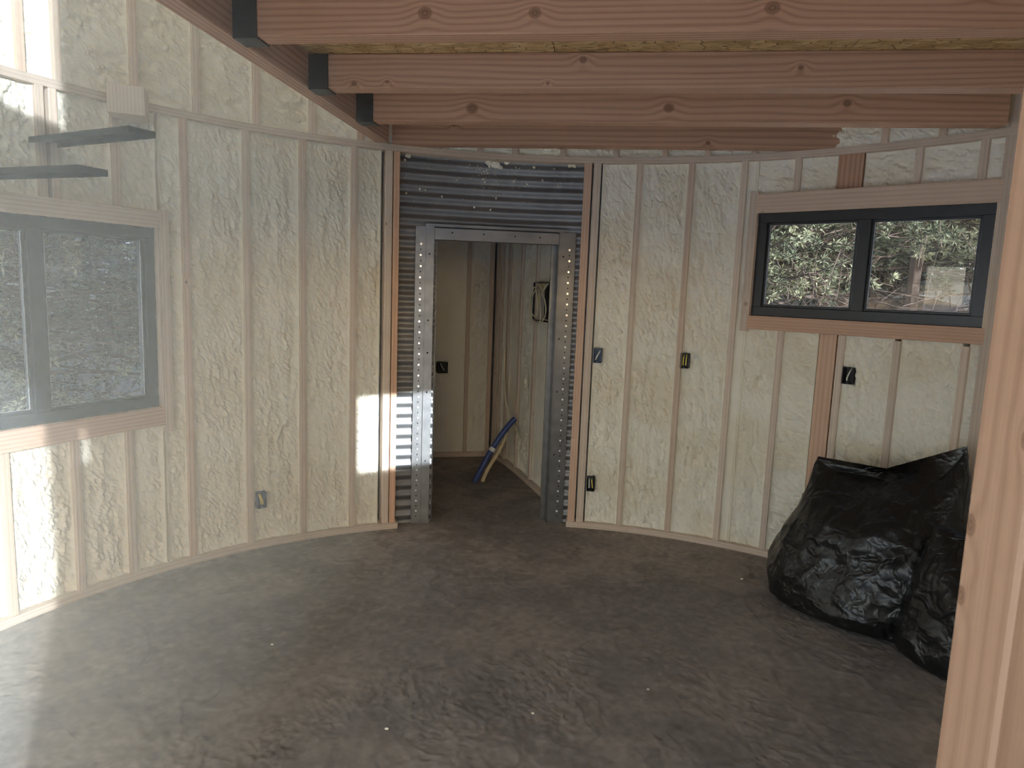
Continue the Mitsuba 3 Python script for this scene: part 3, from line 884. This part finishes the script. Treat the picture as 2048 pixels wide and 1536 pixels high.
for j, (aw, ah, cz, tl) in enumerate(((0.19, 0.155, -0.02, 0.1), (0.15, 0.135, -0.035, -0.25), (0.09, 0.12, 0.0, 0.35))):
    a = np.linspace(0, 2 * np.pi, 40)[:-1]
    x, z = aw * np.cos(a) * (1 - 0.25 * np.sin(a)), ah * np.sin(a)
    x, z = x * math.cos(tl) - z * math.sin(tl), x * math.sin(tl) + z * math.cos(tl)
    P = po + np.outer(x - 0.03, pax) + np.outer(z + cz, UP) - np.outer(0.03 + 0.014 * j + 0.008 * np.sin(2 * a + j), pay)
    put('loop', tube(P, 0.0048, 6, closed=True), 'm_cable', kc, smooth=40)
for j in range(5):
    x0 = rc.uniform(-0.08, 0.08)
    P = spline([po + pax * x0 + UP * 0.15 + pay * 0.03, po + pax * (x0 * 0.6 - 0.02) + UP * 0.03 - pay * 0.02, po + pax * (x0 * 0.3 - 0.03) - UP * rc.uniform(0.02, 0.1) - pay * 0.025], 12)
    put('lead', tube(P, 0.0045, 6), 'm_cable' if j % 2 else 'm_wire_yellow', kc, smooth=40)

# pipes rising from the floor, and the cable hanging on the wall behind them
kb = thing('water_pipe', 'blue pipe leaning up out of the floor of the small room', 'pipe')
P = spline([(-0.294, 5.828, -0.01), (-0.19, 5.85, 0.21), (-0.08, 5.88, 0.40), (0.04, 5.90, 0.555)], 20)
put('tube', tube(P, 0.024, 14), 'm_pex_blue', kb, smooth=40)
put('tape_band', tube(P[9:11], 0.0252, 14), 'm_tape', kb, smooth=40)
kb = thing('water_pipe', 'tan pipe just behind the blue pipe in the small room', 'pipe')
P = spline([(-0.225, 5.86, -0.01), (-0.16, 5.89, 0.14), (-0.08, 5.93, 0.28), (-0.035, 5.96, 0.42)], 16)
put('tube', tube(P, 0.017, 12), 'm_pex_tan', kb, smooth=40)
k = put('hanging_cable', tube(spline([(-0.08, 6.46, 1.12), (-0.075, 6.44, 0.85), (-0.05, 6.36, 0.62), (0.0, 6.20, 0.50), (0.08, 5.92, 0.37)], 30), 0.008, 8), 'm_cable', None, smooth=40)
tag(k, 'thin cable hanging down the curved wall behind the pipes', 'cable')


# ------------------------------------------------------------------ rubbish bags
def bag(name, lab, c, yaw, hw, hd, H, ears, seed, lean=(0, 0), prof=((0, 0.80), (0.05, 0.96), (0.16, 1.0), (0.35, 0.97), (0.6, 0.86), (0.82, 0.74), (1, 0.68))):
    nt, na = 150, 300
    t = np.linspace(0, 1, nt)
    phi = np.linspace(0, 2 * np.pi, na, endpoint=False)
    TT, PH = np.meshgrid(t, phi, indexing='ij')
    pr = np.array(prof)
    from scipy.interpolate import PchipInterpolator
    wx = PchipInterpolator(pr[:, 0], pr[:, 1])(TT)
    flat = np.clip((TT - 0.55) / 0.45, 0, 1)
    wy = PchipInterpolator(pr[:, 0], pr[:, 1])(TT) * (1 - 0.94 * flat ** 2.2)
    C, S = np.cos(PH), np.sin(PH)
    X = hw * wx * np.sign(C) * np.abs(C) ** 0.85
    Y = hd * wy * np.sign(S) * np.abs(S) ** 0.9
    xr = np.clip(X / (hw * 0.70), -1.2, 1.2)
    Z = H * (0.02 + 0.98 * TT) * 1.0
    up = np.clip((TT - 0.5) / 0.5, 0, 1) ** 1.6
    Z = Z + up * (ears[0] * np.clip(-xr, 0, 1.0) ** 5 + ears[1] * np.clip(xr, 0, 1.0) ** 4)
    P = np.stack([X, Y, Z], -1)
    q = P + seed
    f = meshkit.fbm
    big = f(q * 4.2, 3, seed) - 0.5
    wq = f(q * 5, 2, seed + 3)[..., None]
    r1 = 1 - np.abs(2 * f(q * [5.5, 5.5, 3.8] + 1.6 * wq, 2, seed + 1) - 1)
    r2 = 1 - np.abs(2 * f(q * [20, 20, 15] + 2.0 * wq, 2, seed + 2) - 1)
    pl = 1 - np.abs(2 * f(np.stack([C * 7, S * 7, Z * 2.2], -1) + seed, 2, seed + 4) - 1)
    amp = np.clip(TT / 0.06, 0, 1) * (1 - 0.75 * flat ** 2)
    disp = amp * (0.085 * big + 0.020 * (r1 - 0.6) * (0.4 + 1.0 * r1 ** 3) + 0.0035 * (r2 - 0.6)) + amp * 0.022 * flat * (pl - 0.5)
    nrm = np.stack([C * 0.9, S, 0.25 * (TT - 0.4)], -1)
    nrm /= np.linalg.norm(nrm, axis=-1, keepdims=True)
    P = P + nrm * disp[..., None]
    P[..., 1] += 0.035 * up * np.sin(xr * 5 + seed)
    P[..., 2] = np.maximum(P[..., 2] - 0.014, 0.001)
    P[..., 0] += lean[0] * TT; P[..., 1] += lean[1] * TT
    a, b = math.cos(yaw), math.sin(yaw)
    V = np.stack([c[0] + a * P[..., 0] - b * P[..., 1], c[1] + b * P[..., 0] + a * P[..., 1], P[..., 2]], -1).reshape(-1, 3)
    F = []
    i, j = np.meshgrid(np.arange(nt - 1), np.arange(na), indexing='ij')
    A = (i * na + j).ravel(); B = (i * na + (j + 1) % na).ravel()
    F = np.vstack([np.c_[A, B, B + na], np.c_[A, B + na, A + na]])
    bot = np.r_[V, [V[:na].mean(0)], [V[-na:].mean(0)]]
    jj = np.arange(na)
    F = np.vstack([F, np.c_[np.full(na, len(V)), (jj + 1) % na, jj], np.c_[np.full(na, len(V) + 1), (nt - 1) * na + jj, (nt - 1) * na + (jj + 1) % na]])
    k = put(name, (bot, F), 'm_bag', smooth=True)
    return tag(k, lab, 'rubbish bag', 'black rubbish bags')


bag('rubbish_bag', 'large full black rubbish bag leaning on the right wall, two top corners sticking up', (1.91, 3.60), -0.80, 0.50, 0.36, 0.74, (0.07, 0.27), 3, (0.05, 0.06))
bag('rubbish_bag', 'second black plastic rubbish bag in front, half hidden by the timber post', (2.17, 3.02), -0.9, 0.34, 0.26, 0.60, (0.05, 0.1), 8)

# ------------------------------------------------------------------ dust haze where the low sun comes in
hz = Polygon([(-0.98, -0.3), (-0.74, 4.4), (-6, 4.45), (-6, -0.3)]).intersection(Point(CX, CY).buffer(R - 0.12, 48))
hm = trimesh.creation.extrude_polygon(hz, 4.3, engine='earcut')
hm.apply_translation([0, 0, 0.03])
scene['dust_haze'] = {**mikit.ply(tm(hm), {'type': 'null'}), 'interior': {'type': 'homogeneous', 'albedo': rgb((0.87, 0.955, 0.995)), 'sigma_t': HAZE}}
tag('dust_haze', 'pale dust haze hanging in the sunlight along the left wall', 'haze', kind='stuff')
_used.add('dust_haze')

# ------------------------------------------------------------------ outdoors
def ground_z(x, y):
    d = np.hypot(x - CX, y - CY) - 3.3
    side = np.clip((y - 0.8 + 0.35 * np.abs(x)) / 2.0, 0, 1)
    rise = np.clip(d, 0, None) * 0.50
    rise = np.where(rise > 1.75, 1.75 + (rise - 1.75) * 0.25, rise)
    P = np.stack([x, y, np.zeros_like(x)], -1)
    g = np.clip(d, 0, 1)
    side = side * np.clip((np.hypot(np.maximum(np.abs(x + 0.6) - 1.4, 0), np.maximum(y - 7.1, 0)) - 0.0) / 0.7, 0, 1)
    g = g * side
    return -0.16 + side * rise + g * (0.22 * (meshkit.fbm(P * 0.7, 3, 2) - 0.5) + 0.06 * (meshkit.fbm(P * 3, 2, 5) - 0.5))


gx = np.r_[np.linspace(-60, -16, 12), np.linspace(-15, 15, 121), np.linspace(16, 60, 12)]
X, Y = np.meshgrid(gx, gx + 4, indexing='ij')
Zg = ground_z(X, Y)
m = len(gx)
i, j = np.meshgrid(np.arange(m - 1), np.arange(m - 1), indexing='ij')
q = (i * m + j).ravel()
GV, GF = np.stack([X, Y, Zg], -1).reshape(-1, 3), np.vstack([np.c_[q, q + m, q + m + 1], np.c_[q, q + m + 1, q + 1]])
put('ground', (GV, GF), 'm_snow', smooth=True)
tag('ground', 'snow covered slope outside the windows', kind='structure')


def juniper(seed, h=4.2, rad=1.5, base=0.35, n_br=150, tufts=15):
    rng = np.random.default_rng(seed)
    wood, LV, LF = [], [], []
    bend = rng.uniform(-0.25, 0.25, 2)
    tz = np.linspace(-0.3, h, 12)
    trunk = np.c_[bend[0] * np.sin(tz), bend[1] * np.sin(tz * 0.8), tz]
    wood.append(tube(trunk, np.linspace(0.065, 0.012, 12), 7))
    o = 0
    for b in range(n_br):
        z = base + (h - base) * rng.random() ** 1.35
        az = rng.uniform(0, 2 * np.pi)
        prof = math.sqrt(max(1 - ((z - base) / (h - base)) ** 1.6, 0.02)) * min(1, 0.65 + (z - base))
        L = rad * prof * rng.uniform(0.6, 1.1)
        d = np.array([math.cos(az), math.sin(az), 0])
        q0 = np.array([np.interp(z, tz, trunk[:, 0]), np.interp(z, tz, trunk[:, 1]), z])
        up = rng.uniform(0.05, 0.5)
        P = np.array([q0, q0 + d * L * 0.35 + UP * up * L * 0.2, q0 + d * L * 0.7 + UP * (up * 0.35 * L - 0.05), q0 + d * L + UP * (up * 0.4 * L - 0.12 * L)])
        wood.append(tube(spline(P, 7), np.linspace(0.020, 0.004, 7) * (0.5 + 0.5 * L), 5))
        for k in range(tufts):
            s = 0.25 + 0.75 * (k + rng.random()) / tufts
            c = np.array([np.interp(s, [0, 0.35, 0.7, 1], P[:, e]) for e in range(3)]) + rng.normal(0, 0.08, 3)
            nl = 28
            dirs = rng.normal(0, 1, (nl, 3)) * [1, 1, 0.7] + d * 0.7 + [0, 0, 0.1]
            dirs /= np.linalg.norm(dirs, axis=1, keepdims=True)
            sd = np.cross(dirs, rng.normal(0, 1, (nl, 3))); sd /= np.linalg.norm(sd, axis=1, keepdims=True)
            ln = rng.uniform(0.03, 0.085, (nl, 1)); wd = rng.uniform(0.004, 0.008, (nl, 1))
            A_ = c + dirs * 0.01
            M1 = c + dirs * ln * 0.55 + sd * wd; M2 = c + dirs * ln * 0.55 - sd * wd; Tt = c + dirs * ln
            LV.append(np.stack([A_, M1, Tt, M2], 1).reshape(-1, 3))
            r_ = np.arange(nl)[:, None] * 4 + o
            LF.append(np.vstack([r_ + [0, 1, 2], r_ + [0, 2, 3]])); o += nl * 4
    # bare twigs low down
    for b in range(38):
        az = rng.uniform(0, 2 * np.pi); d = np.array([math.cos(az), math.sin(az), 0])
        z = rng.uniform(0.1, 1.5); q0 = np.array([0, 0, z])
        L = rad * rng.uniform(0.5, 1.1)
        P = spline([q0, q0 + d * L * 0.4 + UP * rng.uniform(-0.1, 0.15) + rng.normal(0, 0.05, 3), q0 + d * L + UP * rng.uniform(-0.25, 0.2)], 7)
        wood.append(tube(P, np.linspace(0.014, 0.003, 7), 5))
        for kk in range(3):
            p = P[rng.integers(2, 6)]
            wood.append(tube(np.array([p, p + d * 0.2 + rng.normal(0, 0.12, 3), p + d * 0.35 + rng.normal(0, 0.2, 3)]), [0.006, 0.004, 0.002], 4))
    return mikit.ply(cat(wood), 'm_bark', smooth=False), mikit.ply((np.vstack(LV), np.vstack(LF)), 'm_leaf', smooth=False)


variants = [juniper(71, 4.6, 1.6, 1.15, 210), juniper(72, 4.8, 1.5, 1.2, 210), juniper(73, 3.6, 1.6, 0.1, 190)]
spots = [  # x, y, variant, scale, turn, label
    (2.35, 6.55, 0, 0.95, 0, 'bushy juniper left of centre in the right window'),
    (3.55, 6.35, 0, 1.0, 70, 'nearest juniper behind the middle of the right window'),
    (4.65, 6.25, 1, 1.0, 130, 'sunlit juniper at the right side of the right window'),
    (5.9, 6.9, 1, 1.1, 200, 'juniper at the right edge of the right window, set back'),
    (3.0, 8.6, 2, 1.15, 20, 'juniper further up the slope behind the left pane of the right window'),
    (4.6, 8.6, 2, 1.2, 250, 'juniper further up the slope behind the right pane of the right window'),
    (6.6, 9.2, 2, 1.2, 310, 'far juniper on the slope at the right'),
    (3.8, 10.9, 2, 1.4, 90, 'farthest juniper up the slope behind the right window'),
    (5.6, 11.2, 2, 1.3, 180, 'farthest juniper on the right of the slope'),
    (1.6, 9.5, 0, 1.3, 45, 'juniper on the slope behind the small room'),
    (-3.45, 5.0, 2, 0.85, 15, 'bushy juniper close outside the left window'),
    (-4.15, 4.2, 0, 0.95, 95, 'juniper outside the left pane of the left window'),
    (-3.55, 6.2, 2, 1.1, 160, 'juniper behind the right pane of the left window, set back'),
    (-6.0, 6.4, 2, 1.3, 220, 'broad juniper further back outside the left window'),
    (-5.6, 8.8, 0, 1.4, 290, 'far juniper outside the left window'),
    (-7.6, 5.0, 1, 1.4, 330, 'far juniper at the left of the left window'),
    (3.9, 9.6, 2, 1.2, 140, 'juniper far up the slope behind the mullion of the right window'),
    (5.5, 3.6, 2, 0.6, 10, 'small juniper beside the house, out of the picture'),
    (6.9, 2.0, 0, 1.1, 120, 'outermost juniper beside the house, out of the picture'),
    (7.4, 4.6, 2, 1.2, 200, 'broad juniper to the right of the house, out of the picture'),
]
for x, y, vn, sc, tn, lab in spots:
    kt = thing('juniper_tree', lab, 'tree', 'junipers outside the windows')
    z = float(ground_z(np.array([x]), np.array([y]))[0])
    M = T().translate([x, y, z]).rotate([0, 0, 1], tn).scale(sc)
    wv, lv = variants[vn]
    k1, k2 = key(kt + '__branches'), key(kt + '__foliage')
    scene[k1] = {**wv, 'to_world': M}
    scene[k2] = {**lv, 'to_world': M}
rk = np.random.default_rng(9)
for x, y, r_, lab in ((2.95, 7.7, 0.26, 'pale rock in the snow at the bottom left of the right window'), (3.6, 7.45, 0.34, 'rounded rock in the snow at the bottom middle of the right window'), (4.15, 7.2, 0.28, 'rock in the snow below the right pane of the right window')):
    s_ = trimesh.creation.icosphere(subdivisions=4, radius=r_)
    v, f = tm(s_)
    v = v * [1.3, 1, 0.6] * (0.8 + 0.5 * meshkit.fbm(v * 7 + x * 9, 4))[:, None]
    z = float(ground_z(np.array([x]), np.array([y]))[0])
    tag(put('rock', (v + [x, y, z + r_ * 0.25], f), 'm_rock', smooth=True), lab, 'rock', 'rocks outside the right window')
